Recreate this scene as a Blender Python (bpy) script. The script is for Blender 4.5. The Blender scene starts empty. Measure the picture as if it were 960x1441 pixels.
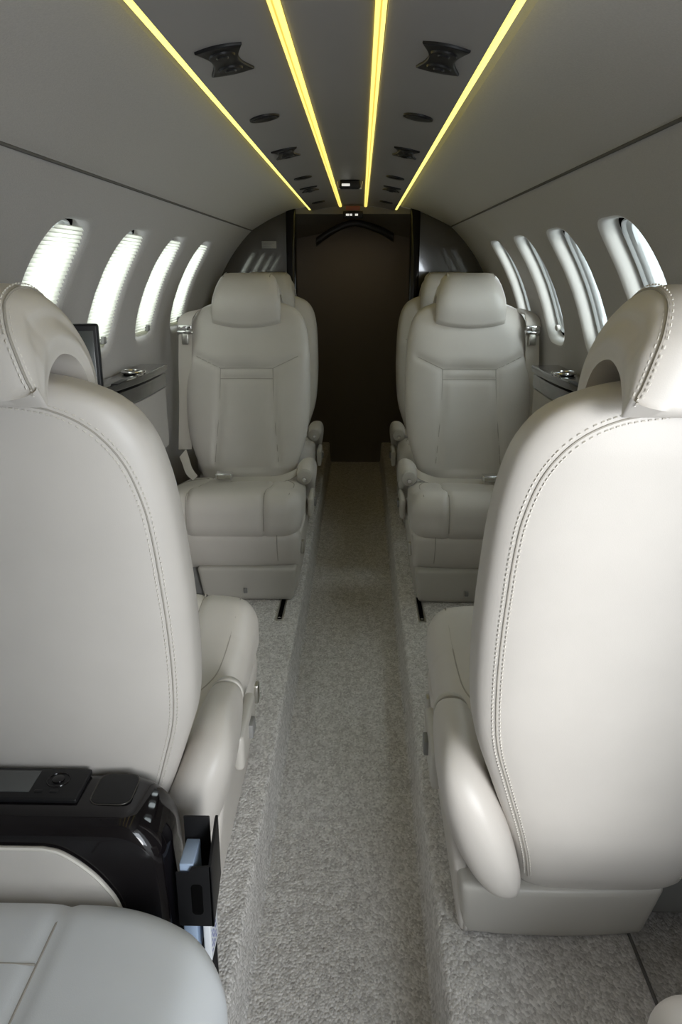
import bpy, bmesh, math, random
from math import sin, cos, pi, radians, sqrt, asin, atan, exp
from mathutils import Vector
random.seed(4)
S = bpy.context.scene
COL = S.collection

# ------------------------------------------------------------------ helpers
def link(name, me, m=None, parent=None):
    o = bpy.data.objects.new(name, me)
    COL.objects.link(o)
    if m is not None and me is not None:
        me.materials.append(m)
    if parent is not None:
        o.parent = parent
    return o

def tag(o, label=None, cat=None, group=None, kind=None):
    if label: o['label'] = label
    if cat: o['category'] = cat
    if group: o['group'] = group
    if kind: o['kind'] = kind
    return o

def empty(name, loc, rz=0.0, **k):
    o = link(name, None)
    o.location = loc
    o.rotation_euler = (0, 0, rz)
    o.empty_display_size = 0.05
    return tag(o, **k)

class MB:
    """collects shapes; build() links them as one mesh object"""
    def __init__(s): s.bm = bmesh.new()
    def surf(s, rows, closed=False, cap0=False, cap1=False, closed_v=False):
        g = [[s.bm.verts.new(p) for p in r] for r in rows]
        n = len(g[0]); R = len(g)
        for i in range(R if closed_v else R - 1):
            a, b = g[i], g[(i + 1) % R]
            for j in range(n if closed else n - 1):
                k = (j + 1) % n
                try: s.bm.faces.new((a[j], a[k], b[k], b[j]))
                except ValueError: pass
        if cap0: s.bm.faces.new(list(reversed(g[0])))
        if cap1: s.bm.faces.new(g[-1])
        return s
    def tube(s, pts, r, sides=6, closed=False):
        pts = [Vector(p) for p in pts]
        n = len(pts); rows = []
        up = Vector((0, 0, 1)); prev = None
        for i, p in enumerate(pts):
            if closed: t = pts[(i + 1) % n] - pts[i - 1]
            else: t = pts[min(i + 1, n - 1)] - pts[max(i - 1, 0)]
            t.normalize()
            if prev is None:
                a = t.cross(up)
                if a.length < 1e-3: a = t.cross(Vector((1, 0, 0)))
            else:
                a = prev - t * prev.dot(t)
                if a.length < 1e-6: a = t.cross(up)
            a.normalize(); prev = a
            b = t.cross(a)
            rr = r[i] if isinstance(r, (list, tuple)) else r
            rows.append([p + a * (rr * cos(2*pi*k/sides)) + b * (rr * sin(2*pi*k/sides)) for k in range(sides)])
        if closed: rows.append(rows[0])
        return s.surf(rows, True, not closed, not closed)
    def rbox(s, lo, hi, r=0.01, seg=3, mid=1, deform=None):
        lo, hi = Vector(lo), Vector(hi)
        c = (lo + hi) / 2; h = (hi - lo) / 2
        r = min(r, h.x*0.999, h.y*0.999, h.z*0.999)
        def ts(hh):
            a = [-hh + r * (1 - cos(pi/2 * k/seg)) for k in range(seg)]
            m_ = [-(hh - r) + 2*(hh - r) * k/mid for k in range(mid + 1)]
            return a + m_ + [-q for q in reversed(a)]
        bm = s.bm
        ax = [ts(h.x), ts(h.y), ts(h.z)]
        cache = {}
        def V(p):
            q = Vector((max(-(h.x-r), min(h.x-r, p[0])), max(-(h.y-r), min(h.y-r, p[1])), max(-(h.z-r), min(h.z-r, p[2]))))
            d = Vector(p) - q
            if d.length > 1e-9: d = d.normalized() * r
            w = q + d + c
            key = tuple(round(x, 6) for x in p)
            if key not in cache:
                if deform: w = Vector(deform(w))
                cache[key] = bm.verts.new(w)
            return cache[key]
        for a in range(3):
            b, d = (a + 1) % 3, (a + 2) % 3
            for sg in (-1, 1):
                for i in range(len(ax[b]) - 1):
                    for j in range(len(ax[d]) - 1):
                        vs = []
                        for (ii, jj) in ((i, j), (i+1, j), (i+1, j+1), (i, j+1)):
                            p = [0, 0, 0]; p[a] = sg * h[a]; p[b] = ax[b][ii]; p[d] = ax[d][jj]
                            v = V(p)
                            if v not in vs: vs.append(v)
                        if len(vs) > 2:
                            if sg < 0: vs.reverse()
                            try: bm.faces.new(vs)
                            except ValueError: pass
        return s
    def cyl(s, p0, p1, r0, r1=None, n=20, bev=0.0):
        p0, p1 = Vector(p0), Vector(p1)
        r1 = r0 if r1 is None else r1
        t = (p1 - p0); L = t.length; t.normalize()
        if bev > 0:
            pts = [p0, p0 + t*bev*0.3, p0 + t*bev, p1 - t*bev, p1 - t*bev*0.3, p1]
            rs = [r0-bev, r0-bev*0.3, r0, r1, r1-bev*0.3, r1-bev]
        else:
            pts = [p0, p1]; rs = [r0, r1]
        a = t.cross(Vector((0, 0, 1)))
        if a.length < 1e-3: a = Vector((1, 0, 0))
        a.normalize(); b = t.cross(a)
        s.surf([[p + a*(r*cos(2*pi*k/n)) + b*(r*sin(2*pi*k/n)) for k in range(n)] for p, r in zip(pts, rs)], True, True, True)
        return s
    def prism(s, poly, axis, d0, d1, bev=0.0):
        """poly: 2-D outline; axis 'y' -> (x,z) outline extruded in y; 'z' -> (x,y); 'x' -> (y,z)"""
        def P(q, d):
            if axis == 'y': return (q[0], d, q[1])
            if axis == 'z': return (q[0], q[1], d)
            return (d, q[0], q[1])
        n = len(poly)
        if bev > 0:
            ins = []
            for i in range(n):
                a, b, c = Vector(poly[i-1]), Vector(poly[i]), Vector(poly[(i+1) % n])
                e1, e2 = (b-a).normalized(), (c-b).normalized()
                nn = Vector((-(e1.y+e2.y), e1.x+e2.x))
                if nn.length < 1e-6: nn = Vector((-e1.y, e1.x))
                nn.normalize(); ins.append(nn)
            area = sum(poly[i-1][0]*poly[i][1]-poly[i][0]*poly[i-1][1] for i in range(n))
            sgn = 1 if area > 0 else -1
            rows = []
            K = 4
            sg = 1 if d1 > d0 else -1
            for k in range(K+1):
                th = pi/2*k/K
                ii = bev*(1-sin(th)); dd = d0 + sg*bev*(1-cos(th))
                rows.append([P((poly[i][0]+sgn*ins[i].x*ii, poly[i][1]+sgn*ins[i].y*ii), dd) for i in range(n)])
            for k in range(K, -1, -1):
                th = pi/2*k/K
                ii = bev*(1-sin(th)); dd = d1 - sg*bev*(1-cos(th))
                rows.append([P((poly[i][0]+sgn*ins[i].x*ii, poly[i][1]+sgn*ins[i].y*ii), dd) for i in range(n)])
        else:
            rows = [[P(q, d0) for q in poly], [P(q, d1) for q in poly]]
        return s.surf(rows, True, True, True)
    def build(s, name, m, parent=None, smooth=True, recalc=True, angle=40, merge=False):
        if merge: bmesh.ops.remove_doubles(s.bm, verts=s.bm.verts, dist=1e-5)
        if recalc: bmesh.ops.recalc_face_normals(s.bm, faces=s.bm.faces)
        me = bpy.data.meshes.new(name)
        s.bm.to_mesh(me); s.bm.free()
        if smooth:
            for p in me.polygons: p.use_smooth = True
            me.set_sharp_from_angle(angle=radians(angle))
        return link(name, me, m, parent)

def interp(tab, x):
    if x <= tab[0][0]: return tab[0][1]
    for (a, fa), (b, fb) in zip(tab, tab[1:]):
        if x <= b:
            t = (x-a)/(b-a)
            return fa + (fb-fa)*t
    return tab[-1][1]

def catmull(pts, n):
    P = [Vector(p) for p in pts]
    P = [2*P[0]-P[1]] + P + [2*P[-1]-P[-2]]
    out = []
    for i in range(1, len(P)-2):
        for k in range(n):
            t = k/n
            a, b, c, d = P[i-1], P[i], P[i+1], P[i+2]
            out.append(0.5*((2*b) + (c-a)*t + (2*a-5*b+4*c-d)*t*t + (3*b-a-3*c+d)*t**3))
    out.append(P[-2])
    return out

def csmooth(tab, n=6):
    return [(p.x, p.y) for p in catmull([(a, b, 0) for a, b in tab], n)]

def rrect(cx, cy, hx, hy, r, n=6):
    out = []
    for qx, qy, a0 in ((1, 1, 0), (-1, 1, 90), (-1, -1, 180), (1, -1, 270)):
        for k in range(n+1):
            a = radians(a0 + 90*k/n)
            out.append((cx + qx*(hx-r) + r*cos(a), cy + qy*(hy-r) + r*sin(a)))
    return out

# ------------------------------------------------------------------ materials
def mat(name, col, rough=0.5, metal=0.0, bump=None, var=None, spec=0.5, coat=0.0, emit=None, sheen=0.0):
    m = bpy.data.materials.new(name); m.use_nodes = True
    nt = m.node_tree; b = nt.nodes['Principled BSDF']
    b.inputs['Base Color'].default_value = (*col, 1)
    b.inputs['Roughness'].default_value = rough
    b.inputs['Metallic'].default_value = metal
    b.inputs['Specular IOR Level'].default_value = spec
    b.inputs['Coat Weight'].default_value = coat
    b.inputs['Coat Roughness'].default_value = 0.03
    b.inputs['Sheen Weight'].default_value = sheen
    if emit:
        b.inputs['Emission Color'].default_value = (*emit[0], 1)
        b.inputs['Emission Strength'].default_value = emit[1]
    tc = nt.nodes.new('ShaderNodeTexCoord')
    if var:
        sc, amt, det = var
        n = nt.nodes.new('ShaderNodeTexNoise'); n.inputs['Scale'].default_value = sc; n.inputs['Detail'].default_value = det
        nt.links.new(tc.outputs['Object'], n.inputs['Vector'])
        r = nt.nodes.new('ShaderNodeValToRGB')
        r.color_ramp.elements[0].position = 0.3; r.color_ramp.elements[1].position = 0.7
        r.color_ramp.elements[0].color = (*[c*(1-amt) for c in col], 1)
        r.color_ramp.elements[1].color = (*[min(1, c*(1+amt)) for c in col], 1)
        nt.links.new(n.outputs['Fac'], r.inputs['Fac'])
        nt.links.new(r.outputs['Color'], b.inputs['Base Color'])
    if bump:
        kind, sc, st, dist = bump
        if kind == 'voronoi':
            n = nt.nodes.new('ShaderNodeTexVoronoi'); n.inputs['Scale'].default_value = sc; o = n.outputs['Distance']
        else:
            n = nt.nodes.new('ShaderNodeTexNoise'); n.inputs['Scale'].default_value = sc; n.inputs['Detail'].default_value = 2; o = n.outputs['Fac']
        nt.links.new(tc.outputs['Object'], n.inputs['Vector'])
        bp = nt.nodes.new('ShaderNodeBump'); bp.inputs['Strength'].default_value = st; bp.inputs['Distance'].default_value = dist
        nt.links.new(o, bp.inputs['Height']); nt.links.new(bp.outputs['Normal'], b.inputs['Normal'])
    return m

M = {}
M['leather'] = mat('seat leather', (0.60, 0.569, 0.530), 0.42, bump=('voronoi', 700, 0.06, 0.001), var=(9, 0.025, 3))
M['leather_cool'] = mat('divan leather', (0.70, 0.725, 0.75), 0.42, bump=('voronoi', 700, 0.06, 0.001), var=(9, 0.025, 3))
M['seam'] = mat('taupe seam line', (0.40, 0.375, 0.335), 0.7, spec=0.1)  # taupe line along leather seams and ceiling cross joints
M['stitch'] = mat('stitch thread', (0.72, 0.69, 0.63), 0.6)
M['webbing'] = mat('belt webbing', (0.50, 0.47, 0.42), 0.75, bump=('noise', 900, 0.2, 0.001))
M['shell'] = mat('seat shell plastic', (0.50, 0.48, 0.44), 0.4)
M['shell_grey'] = mat('grey plastic', (0.22, 0.22, 0.215), 0.4)
M['chrome'] = mat('chrome', (0.75, 0.75, 0.75), 0.12, 1.0)
M['steel'] = mat('brushed steel', (0.55, 0.54, 0.5), 0.3, 1.0)
M['dark_metal'] = mat('dark rail metal', (0.10, 0.095, 0.085), 0.35, 0.8)
M['black'] = mat('black plastic', (0.010, 0.010, 0.011), 0.4, spec=0.25)
M['line'] = mat('dark joint line', (0.13, 0.125, 0.12), 0.9, spec=0.0)  # dark grey line laid along panel and carpet joints
M['lacquer'] = mat('black lacquer', (0.006, 0.005, 0.006), 0.07, spec=0.4)
M['ledge'] = mat('dark gloss ledge', (0.035, 0.034, 0.034), 0.12, coat=0.6)
M['gap'] = mat('dark gap', (0.004, 0.004, 0.004), 0.9, spec=0.0)
M['wall'] = mat('sidewall fabric', (0.40, 0.382, 0.372), 0.8, bump=('noise', 420, 0.25, 0.002), var=(300, 0.05, 3), sheen=0.1)
M['headliner'] = mat('upper panel fabric', (0.40, 0.38, 0.362), 0.85, bump=('noise', 420, 0.25, 0.002), var=(300, 0.05, 3), sheen=0.1)
M['ceiling'] = mat('ceiling panel', (0.28, 0.268, 0.26), 0.38, var=(3, 0.04, 2))
M['white_trim'] = mat('pale trim', (0.62, 0.60, 0.56), 0.5)
M['reveal'] = mat('glow lightened reveal', (0.66, 0.65, 0.63), 0.5)  # sidewall fabric made lighter, daylight glow put into its colour
M['sleeve'] = mat('window sleeve', (0.50, 0.52, 0.53), 0.3, 0.25)
M['bulkhead'] = mat('gloss bulkhead laminate', (0.055, 0.047, 0.037), 0.08, coat=0.8, spec=0.8)
M['bulkhead'].node_tree.nodes['Principled BSDF'].inputs['Coat IOR'].default_value = 1.7
M['dark_wall'] = mat('dark curtain wall', (0.20, 0.175, 0.155), 0.8, bump=('noise', 60, 0.1, 0.004))
M['dark_panel'] = mat('compartment lining', (0.20, 0.178, 0.145), 0.6)
M['hanger'] = mat('hanger wood', (0.022, 0.016, 0.012), 0.4)
M['screen'] = mat('screen glass', (0.055, 0.062, 0.062), 0.2)
M['lcd'] = mat('lcd glass', (0.09, 0.095, 0.095), 0.25)
M['placard'] = mat('placard', (0.34, 0.33, 0.31), 0.4)
M['paper'] = mat('leaflet paper', (0.75, 0.78, 0.82), 0.5)
M['ink'] = mat('blue ink', (0.12, 0.14, 0.42), 0.6)
M['blue_paper'] = mat('blue paper', (0.36, 0.46, 0.62), 0.4)
M['led'] = mat('led diffuser', (0.9, 0.8, 0.4), 0.4, emit=((1.0, 0.80, 0.18), 1.2))
M['led_core'] = mat('led amber line', (0.8, 0.5, 0.15), 0.4, emit=((1.0, 0.52, 0.07), 1.0))
M['led_outer'] = mat('cove led', (0.9, 0.8, 0.4), 0.4, emit=((0.95, 0.84, 0.20), 1.5))
M['sign_lit'] = mat('lit sign face', (0.8, 0.8, 0.8), 0.4, emit=((1, 1, 0.95), 0.6))
M['red'] = mat('red sign', (0.25, 0.06, 0.03), 0.4)

def carpet_mat():
    m = bpy.data.materials.new('loop carpet'); m.use_nodes = True
    nt = m.node_tree; b = nt.nodes['Principled BSDF']; b.inputs['Roughness'].default_value = 0.95
    b.inputs['Specular IOR Level'].default_value = 0.1
    tc = nt.nodes.new('ShaderNodeTexCoord')
    mp = nt.nodes.new('ShaderNodeMapping'); mp.inputs['Scale'].default_value = (1.0, 0.75, 1.0)
    nt.links.new(tc.outputs['Object'], mp.inputs['Vector'])
    v = nt.nodes.new('ShaderNodeTexVoronoi'); v.inputs['Scale'].default_value = 230
    nt.links.new(mp.outputs['Vector'], v.inputs['Vector'])
    n = nt.nodes.new('ShaderNodeTexNoise'); n.inputs['Scale'].default_value = 45; n.inputs['Detail'].default_value = 4
    nt.links.new(mp.outputs['Vector'], n.inputs['Vector'])
    mx = nt.nodes.new('ShaderNodeMixRGB'); mx.inputs['Fac'].default_value = 0.5
    nt.links.new(v.outputs['Color'], mx.inputs['Color1']); nt.links.new(n.outputs['Fac'], mx.inputs['Color2'])
    bw = nt.nodes.new('ShaderNodeRGBToBW'); nt.links.new(mx.outputs['Color'], bw.inputs['Color'])
    r = nt.nodes.new('ShaderNodeValToRGB')
    r.color_ramp.elements[0].position = 0.3; r.color_ramp.elements[1].position = 0.7
    r.color_ramp.elements[0].color = (0.44, 0.422, 0.405, 1); r.color_ramp.elements[1].color = (0.74, 0.72, 0.70, 1)
    nt.links.new(bw.outputs['Val'], r.inputs['Fac']); nt.links.new(r.outputs['Color'], b.inputs['Base Color'])
    bp = nt.nodes.new('ShaderNodeBump'); bp.inputs['Strength'].default_value = 0.55; bp.inputs['Distance'].default_value = 0.004
    bp.invert = True
    nt.links.new(v.outputs['Distance'], bp.inputs['Height']); nt.links.new(bp.outputs['Normal'], b.inputs['Normal'])
    return m
M['carpet'] = carpet_mat()

def shade_mat():
    m = bpy.data.materials.new('pleated shade cloth'); m.use_nodes = True
    nt = m.node_tree; nt.nodes.clear()
    out = nt.nodes.new('ShaderNodeOutputMaterial')
    tr = nt.nodes.new('ShaderNodeBsdfTranslucent'); tr.inputs['Color'].default_value = (0.84, 0.835, 0.76, 1)
    df = nt.nodes.new('ShaderNodeBsdfDiffuse'); df.inputs['Color'].default_value = (0.75, 0.74, 0.66, 1)
    mx = nt.nodes.new('ShaderNodeMixShader'); mx.inputs['Fac'].default_value = 0.35
    nt.links.new(tr.outputs[0], mx.inputs[1]); nt.links.new(df.outputs[0], mx.inputs[2])
    nt.links.new(mx.outputs[0], out.inputs['Surface'])
    return m
M['shade'] = shade_mat()

def pane_mat():
    m = bpy.data.materials.new('window pane'); m.use_nodes = True
    nt = m.node_tree; nt.nodes.clear()
    out = nt.nodes.new('ShaderNodeOutputMaterial')
    tr = nt.nodes.new('ShaderNodeBsdfTransparent'); tr.inputs['Color'].default_value = (0.86, 0.93, 0.93, 1)
    gl = nt.nodes.new('ShaderNodeBsdfGlossy'); gl.inputs['Roughness'].default_value = 0.03
    lw = nt.nodes.new('ShaderNodeLayerWeight'); lw.inputs['Blend'].default_value = 0.5
    pw = nt.nodes.new('ShaderNodeMath'); pw.operation = 'POWER'; pw.inputs[1].default_value = 5.0
    fr = nt.nodes.new('ShaderNodeMath'); fr.operation = 'MULTIPLY_ADD'; fr.inputs[1].default_value = 0.8; fr.inputs[2].default_value = 0.04
    nt.links.new(lw.outputs['Facing'], pw.inputs[0]); nt.links.new(pw.outputs[0], fr.inputs[0])
    mx = nt.nodes.new('ShaderNodeMixShader')
    nt.links.new(fr.outputs[0], mx.inputs['Fac']); nt.links.new(tr.outputs[0], mx.inputs[1]); nt.links.new(gl.outputs[0], mx.inputs[2])
    nt.links.new(mx.outputs[0], out.inputs['Surface'])
    return m
M['pane'] = pane_mat()

# ------------------------------------------------------------------ cabin dimensions
CAMX, CAMZ = 0.04, 1.20
RF = 0.13                 # raised floor height above the sunken aisle
Y0, YB = -1.05, 4.05      # front of the cabin, rear bulkhead
YE = 4.95                 # rear wall of the compartment behind
RC, ZC = 0.73, 0.84       # sidewall arc radius and centre height
SEAM = {-1: radians(47.4), 1: radians(49.4)}
WY = [1.28, 1.785, 2.29, 2.79, 3.29]   # window centres along the cabin
WT, WHT, WHY = 0.306, 0.176, 0.122    # window centre / half height on the arc / half width

def wallP(side, y, t, off=0.0):
    """point on the sidewall; t is arc length from the widest point, off is measured outwards"""
    if t < 0:
        x, z, nx, nz = RC, ZC + t, 1.0, 0.0
    else:
        a = t/RC
        x, z, nx, nz = RC*cos(a), ZC + RC*sin(a), cos(a), sin(a)
    return (side*(x + nx*off), y, z + nz*off)

NW = 64
def win_loop(sc=1.0, n=4.0, ey=0.0, et=0.0):
    out = []
    for k in range(NW):
        a = 2*pi*k/NW
        c, s_ = cos(a), sin(a)
        out.append(((WHY*sc+ey)*math.copysign(abs(c)**(2/n), c), (WHT*sc+et)*math.copysign(abs(s_)**(2/n), s_)))
    return out

def rect_loop(hy, t0, t1):
    out = []
    for k in range(NW):
        a = 2*pi*k/NW
        c, s_ = cos(a), sin(a)
        m_ = max(abs(c), abs(s_))
        u, v = c/m_, s_/m_
        out.append((u*hy, (t1 if v > 0 else t0)*v))
    return out

def build_wall(side):
    b = MB()
    ts = SEAM[side]*RC
    tA, tB = WT-0.215, WT+0.215            # band that carries the windows
    first = 0 if side < 0 else 1
    ys = WY[first:]
    cuts = [Y0]
    for w in ys: cuts += [w-0.18, w+0.18]
    cuts.append(YB)
    ylo = Y0 if side < 0 else 0.32
    def strip(t0, t1, y0, y1, nt, off=0.0006):
        ny = max(1, int((y1-y0)/0.12))
        b.surf([[wallP(side, y0+(y1-y0)*j/ny, t0+(t1-t0)*i/nt, off) for j in range(ny+1)] for i in range(nt+1)])
    strip(-0.84, 0.0, ylo, YB, 6); strip(0.0, tA+0.005, ylo, YB, 6)
    strip(tB-0.005, ts+0.014, ylo, YB, 9)
    cuts[0] = ylo
    for i in range(0, len(cuts), 2):
        if cuts[i+1]-cuts[i] > 1e-4: strip(tA, tB, cuts[i]-0.005, cuts[i+1]+0.005, 16)
    for w in ys:
        R = rect_loop(0.18, WT-tA, tB-WT)
        rows = []
        L0 = win_loop(1.0, 4.0, 0.026, 0.026)
        for f in (0, 0.34, 0.67, 1.0):
            rows.append([wallP(side, w+R[k][0]*(1-f)+L0[k][0]*f, WT+R[k][1]*(1-f)+L0[k][1]*f, 0.0) for k in range(NW)])
        rows.append([wallP(side, w+p[0], WT+p[1], 0.0015) for p in win_loop(1.0, 4.0, 0.021, 0.021)])
        b.surf(rows, closed=True)
    o = b.build('wall_left' if side < 0 else 'wall_right', M['wall'], None, merge=True, angle=60)
    return tag(o, kind='structure')

for sd in (-1, 1): build_wall(sd)

# windows: sleeve, dark gap and pane
wn = 0
shade_words = ['nearest the camera, above the near headrest', 'second from the camera, beside the dark monitor',
               'third from the camera, above the cup holder ledge', 'farthest one, beside the shoulder belt']
for side in (-1, 1):
    for i, w in enumerate(WY):
        if side > 0 and i == 0: continue
        wn += 1
        L = lambda e: win_loop(1.0, 4.0, e, e)
        b = MB()
        b.surf([[wallP(side, w+p[0], WT+p[1], off) for p in L(e)] for e, off in
                ((-0.008, 0.044), (-0.0085, 0.037), (-0.0105, 0.0355), (-0.013, 0.038), (-0.015, 0.044), (-0.020, 0.047), (-0.024, 0.051), (-0.025, 0.060))], closed=True)
        fr = b.build('window_%d' % wn, M['sleeve'])
        tag(fr, kind='structure')
        b = MB()
        b.surf([[wallP(side, w+p[0], WT+p[1], off) for p in L(e)] for e, off in
                ((0.022, 0.001), (0.016, 0.0035), (0.011, 0.008), (0.007, 0.015), (0.004, 0.025), (0.003, 0.040))], closed=True)
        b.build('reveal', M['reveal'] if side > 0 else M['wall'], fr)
        b = MB()
        b.surf([[wallP(side, w+p[0], WT+p[1], off) for p in L(e)] for e, off in ((0.004, 0.0405), (-0.009, 0.0415))], closed=True)
        b.build('gasket', M['gap'], fr)
        b = MB()
        rows = []
        for f in [x/8 for x in range(9)]:
            rows.append([wallP(side, w+p[0]*f if f else w, WT+p[1]*f if f else WT, 0.056) for p in L(-0.012)])
        b.surf(rows[1:], closed=True, cap0=True)
        b.build('pane', M['pane'], fr)
        if side > 0:
            b = MB()
            c = Vector(wallP(side, w+0.06, WT-WHT+0.026, 0.030)); n_ = Vector((-cos(0.2), -0.25, -sin(0.2)))
            b.cyl(c, c+n_*0.012, 0.011, bev=0.003)
            b.build('shade_latch', M['shell'], fr)
        if side < 0 and i > 0:
            # pleated shade drawn down over the window
            e = empty('window_shade', wallP(side, w, WT, 0.0), label='backlit pleated shade on left wall, ' + shade_words[i-1],
                      cat='window shade', group='pleated shades on the left wall')
            o0 = Vector(e.location)
            b = MB(); NP = 34; rows = []
            for k in range(NP*2+1):
                v = -WHT*0.975 + 2*WHT*0.975*k/(NP*2)
                hw = (WHY+0.004)*(max(0, 1-abs(v/(WHT))**4.0))**0.25
                hw = min(hw, WHY+0.004)
                off = 0.0135 if k % 2 else 0.0085
                rows.append([Vector(wallP(side, w-hw+2*hw*j/6, WT+v, off))-o0 for j in range(7)])
            b.surf(rows)
            b.build('pleated_cloth', M['shade'], e, smooth=False, recalc=False)
            b = MB()
            c = Vector(wallP(side, w+0.045, WT-WHT+0.028, 0.006))-o0
            b.rbox(c-Vector((0.007, 0.014, 0.011)), c+Vector((0.007, 0.014, 0.011)), 0.004)
            b.build('pull_tab', M['shell_grey'], e)
            b = MB()
            pr = []
            for k in range(13):
                q = -0.075+0.15*k/12
                pr.append(Vector(wallP(side, w+q, WT-WHT+0.014, 0.014))-o0)
            b.tube(pr, 0.006, 8)
            b.build('bottom_rail', M['shade'], e)

# upper panels and ceiling
def seam_pt(side):
    a = SEAM[side]; return Vector((side*RC*cos(a), ZC+RC*sin(a)))
b = MB()
XS, ZS = 0.208, 1.463      # outer strip
def upper_prof(side):
    p = seam_pt(side)
    pts = [(abs(p.x)-0.001, p.y+0.003), (0.40, 1.432), (0.31, 1.468), (0.235, 1.485)]
    return [(side*q.x, q.y) for q in catmull([(a, c, 0) for a, c in pts], 6)]
for side in (-1, 1):
    pr = upper_prof(side)
    b.surf([[(x, y, z) for x, z in pr] for y in [Y0+(YB-Y0)*k/24 for k in range(25)]])
    b.surf([[(side*0.235, y, 1.485), (side*0.225, y, 1.492), (side*0.20, y, 1.492)] for y in (Y0, YB)])
tag(b.build('ceiling_side_panels', M['headliner'], None, recalc=False), kind='structure')
def cz(x): return 1.492 - 0.62*x*x
b = MB()
def cpanel(x0, x1, n=6, drop=True):
    pr = [(x0+(x1-x0)*k/n, cz(x0+(x1-x0)*k/n)) for k in range(n+1)]
    e0, e1 = pr[0], pr[-1]
    pr = [(e0[0]+0.001, e0[1]+0.02), (e0[0], e0[1]+0.003)] + pr + [(e1[0], e1[1]+0.003), (e1[0]-0.001, e1[1]+0.02)]
    b.surf([[(x, y, z) for x, z in pr] for y in (Y0, 0, 1, 2, 3, YB)])
cpanel(-0.0525, 0.0525); cpanel(0.0695, 0.200); cpanel(-0.200, -0.0695)
b.surf([[(-0.235, y, 1.515), (0.235, y, 1.515)] for y in (Y0, YB)])
tag(b.build('ceiling', M['ceiling'], None, recalc=False, angle=50), kind='structure')
# cross joints in the centre panel and lengthwise seam trims
for side in (-1, 1):
    b = MB(); p = seam_pt(side)
    b.tube([(p.x, y, p.y) for y in (Y0, 0, 1, 2, 3, YB-0.005)], 0.0032, 8)
    tag(b.build('trim_%d' % (1 if side < 0 else 2), M['line']), kind='structure')
b = MB()
for y in (1.02, 2.02, 3.02):
    b.surf([[(-0.052+0.104*k/4, y+d, cz(-0.052+0.104*k/4)-0.0006) for k in range(5)] for d in (-0.0012, 0.0012)])
tag(b.build('trim_3', M['seam']), kind='structure')

# light strips
for nm, x, wds in (('led_strip', -0.061, 'inner ceiling light strip left of the aisle centre line'),
                   ('led_strip', 0.061, 'inner ceiling light strip right of the aisle centre line')):
    e = empty(nm, (x, 0, 1.488), label='straight glowing yellow ' + wds, cat='light strip', group='glowing ceiling light strips')
    b = MB(); b.rbox((-0.0066, 0.1, -0.0045), (0.0066, YB-0.02, 0.006), 0.002, 2); b.build('diffuser', M['led'], e)
    b = MB(); b.rbox((-0.0012, 0.1, -0.0058), (0.0012, YB-0.02, -0.004), 0.0005, 1); b.build('center_bead', M['led_core'], e)
for side in (-1, 1):
    e = empty('led_strip', (side*XS, 0, ZS), label='slanting yellow cove light strip along the %s edge of the ceiling' % ('left' if side < 0 else 'right'),
              cat='light strip', group='glowing ceiling light strips')
    b = MB()
    b.rbox((side*0.000-0.0045, 0.1, 0.006), (side*0.000+0.0045, YB-0.02, 0.018), 0.002, 2); b.build('diffuser', M['led_outer'], e)
    b = MB()
    b.rbox((side*-0.002-0.0065, 0.1, 0.0185), (side*-0.002+0.0065, YB-0.02, 0.023), 0.001, 1); b.build('mounting_rail', M['white_trim'], e)

# overhead service panels and round lights
def hourglass(hx, hy, waist, n=10):
    out = []
    for k in range(n+1):   # +y end, slightly convex
        u = -1+2*k/n; out.append((hx*u, hy + 0.008*(1-u*u)))
    for k in range(1, n):  # right side concave
        v = 1-2*k/n; out.append((hx - waist*(1-v*v)**1.3, hy*v))
    for k in range(n+1):
        u = 1-2*k/n; out.append((hx*u, -hy - 0.008*(1-u*u)))
    for k in range(1, n):
        v = -1+2*k/n; out.append((-hx + waist*(1-v*v)**1.3, hy*v))
    return out
dist_w = ['nearest', 'middle', 'farthest']
for side in (-1, 1):
    sw = 'left' if side < 0 else 'right'
    for k, y in enumerate((1.22, 2.14, 3.07)):
        z = cz(0.152)
        e = empty('air_vent_panel', (side*0.150, y, z), label='%s black hourglass shaped air vent in the %s ceiling panel' % (dist_w[k], sw),
                  cat='air vent', group='hourglass ceiling vents')
        e.rotation_euler = (0, -side*-0.186, 0)
        b = MB(); b.prism(hourglass(0.032, 0.064, 0.013), 'z', -0.004, 0.006, 0.002); b.build('bezel', M['black'], e)
        for q in (-0.036, 0.036):
            b = MB(); b.cyl((0, q, -0.0065), (0, q, 0.0), 0.017, 0.020, 24); b.cyl((0, q, -0.0085), (0, q, -0.006), 0.007, 0.009, 16)
            b.build('nozzle', M['black'], e)
    for k, y in enumerate((1.66, 2.70, 3.66)):
        e = empty('speaker_grille', (side*0.148, y, cz(0.148)), label='%s round dark ceiling speaker in the %s ceiling panel' % (dist_w[k], sw),
                  cat='speaker', group='round ceiling speakers')
        e.rotation_euler = (0, side*0.183, 0)
        b = MB(); b.cyl((0, 0, -0.0035), (0, 0, 0.004), 0.029, 0.030, 32); b.build('ring', M['black'], e)
        b = MB(); b.cyl((0, 0, -0.005), (0, 0, -0.003), 0.022, 0.024, 32, 0.0005); b.build('grille', M['black'], e)

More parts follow.
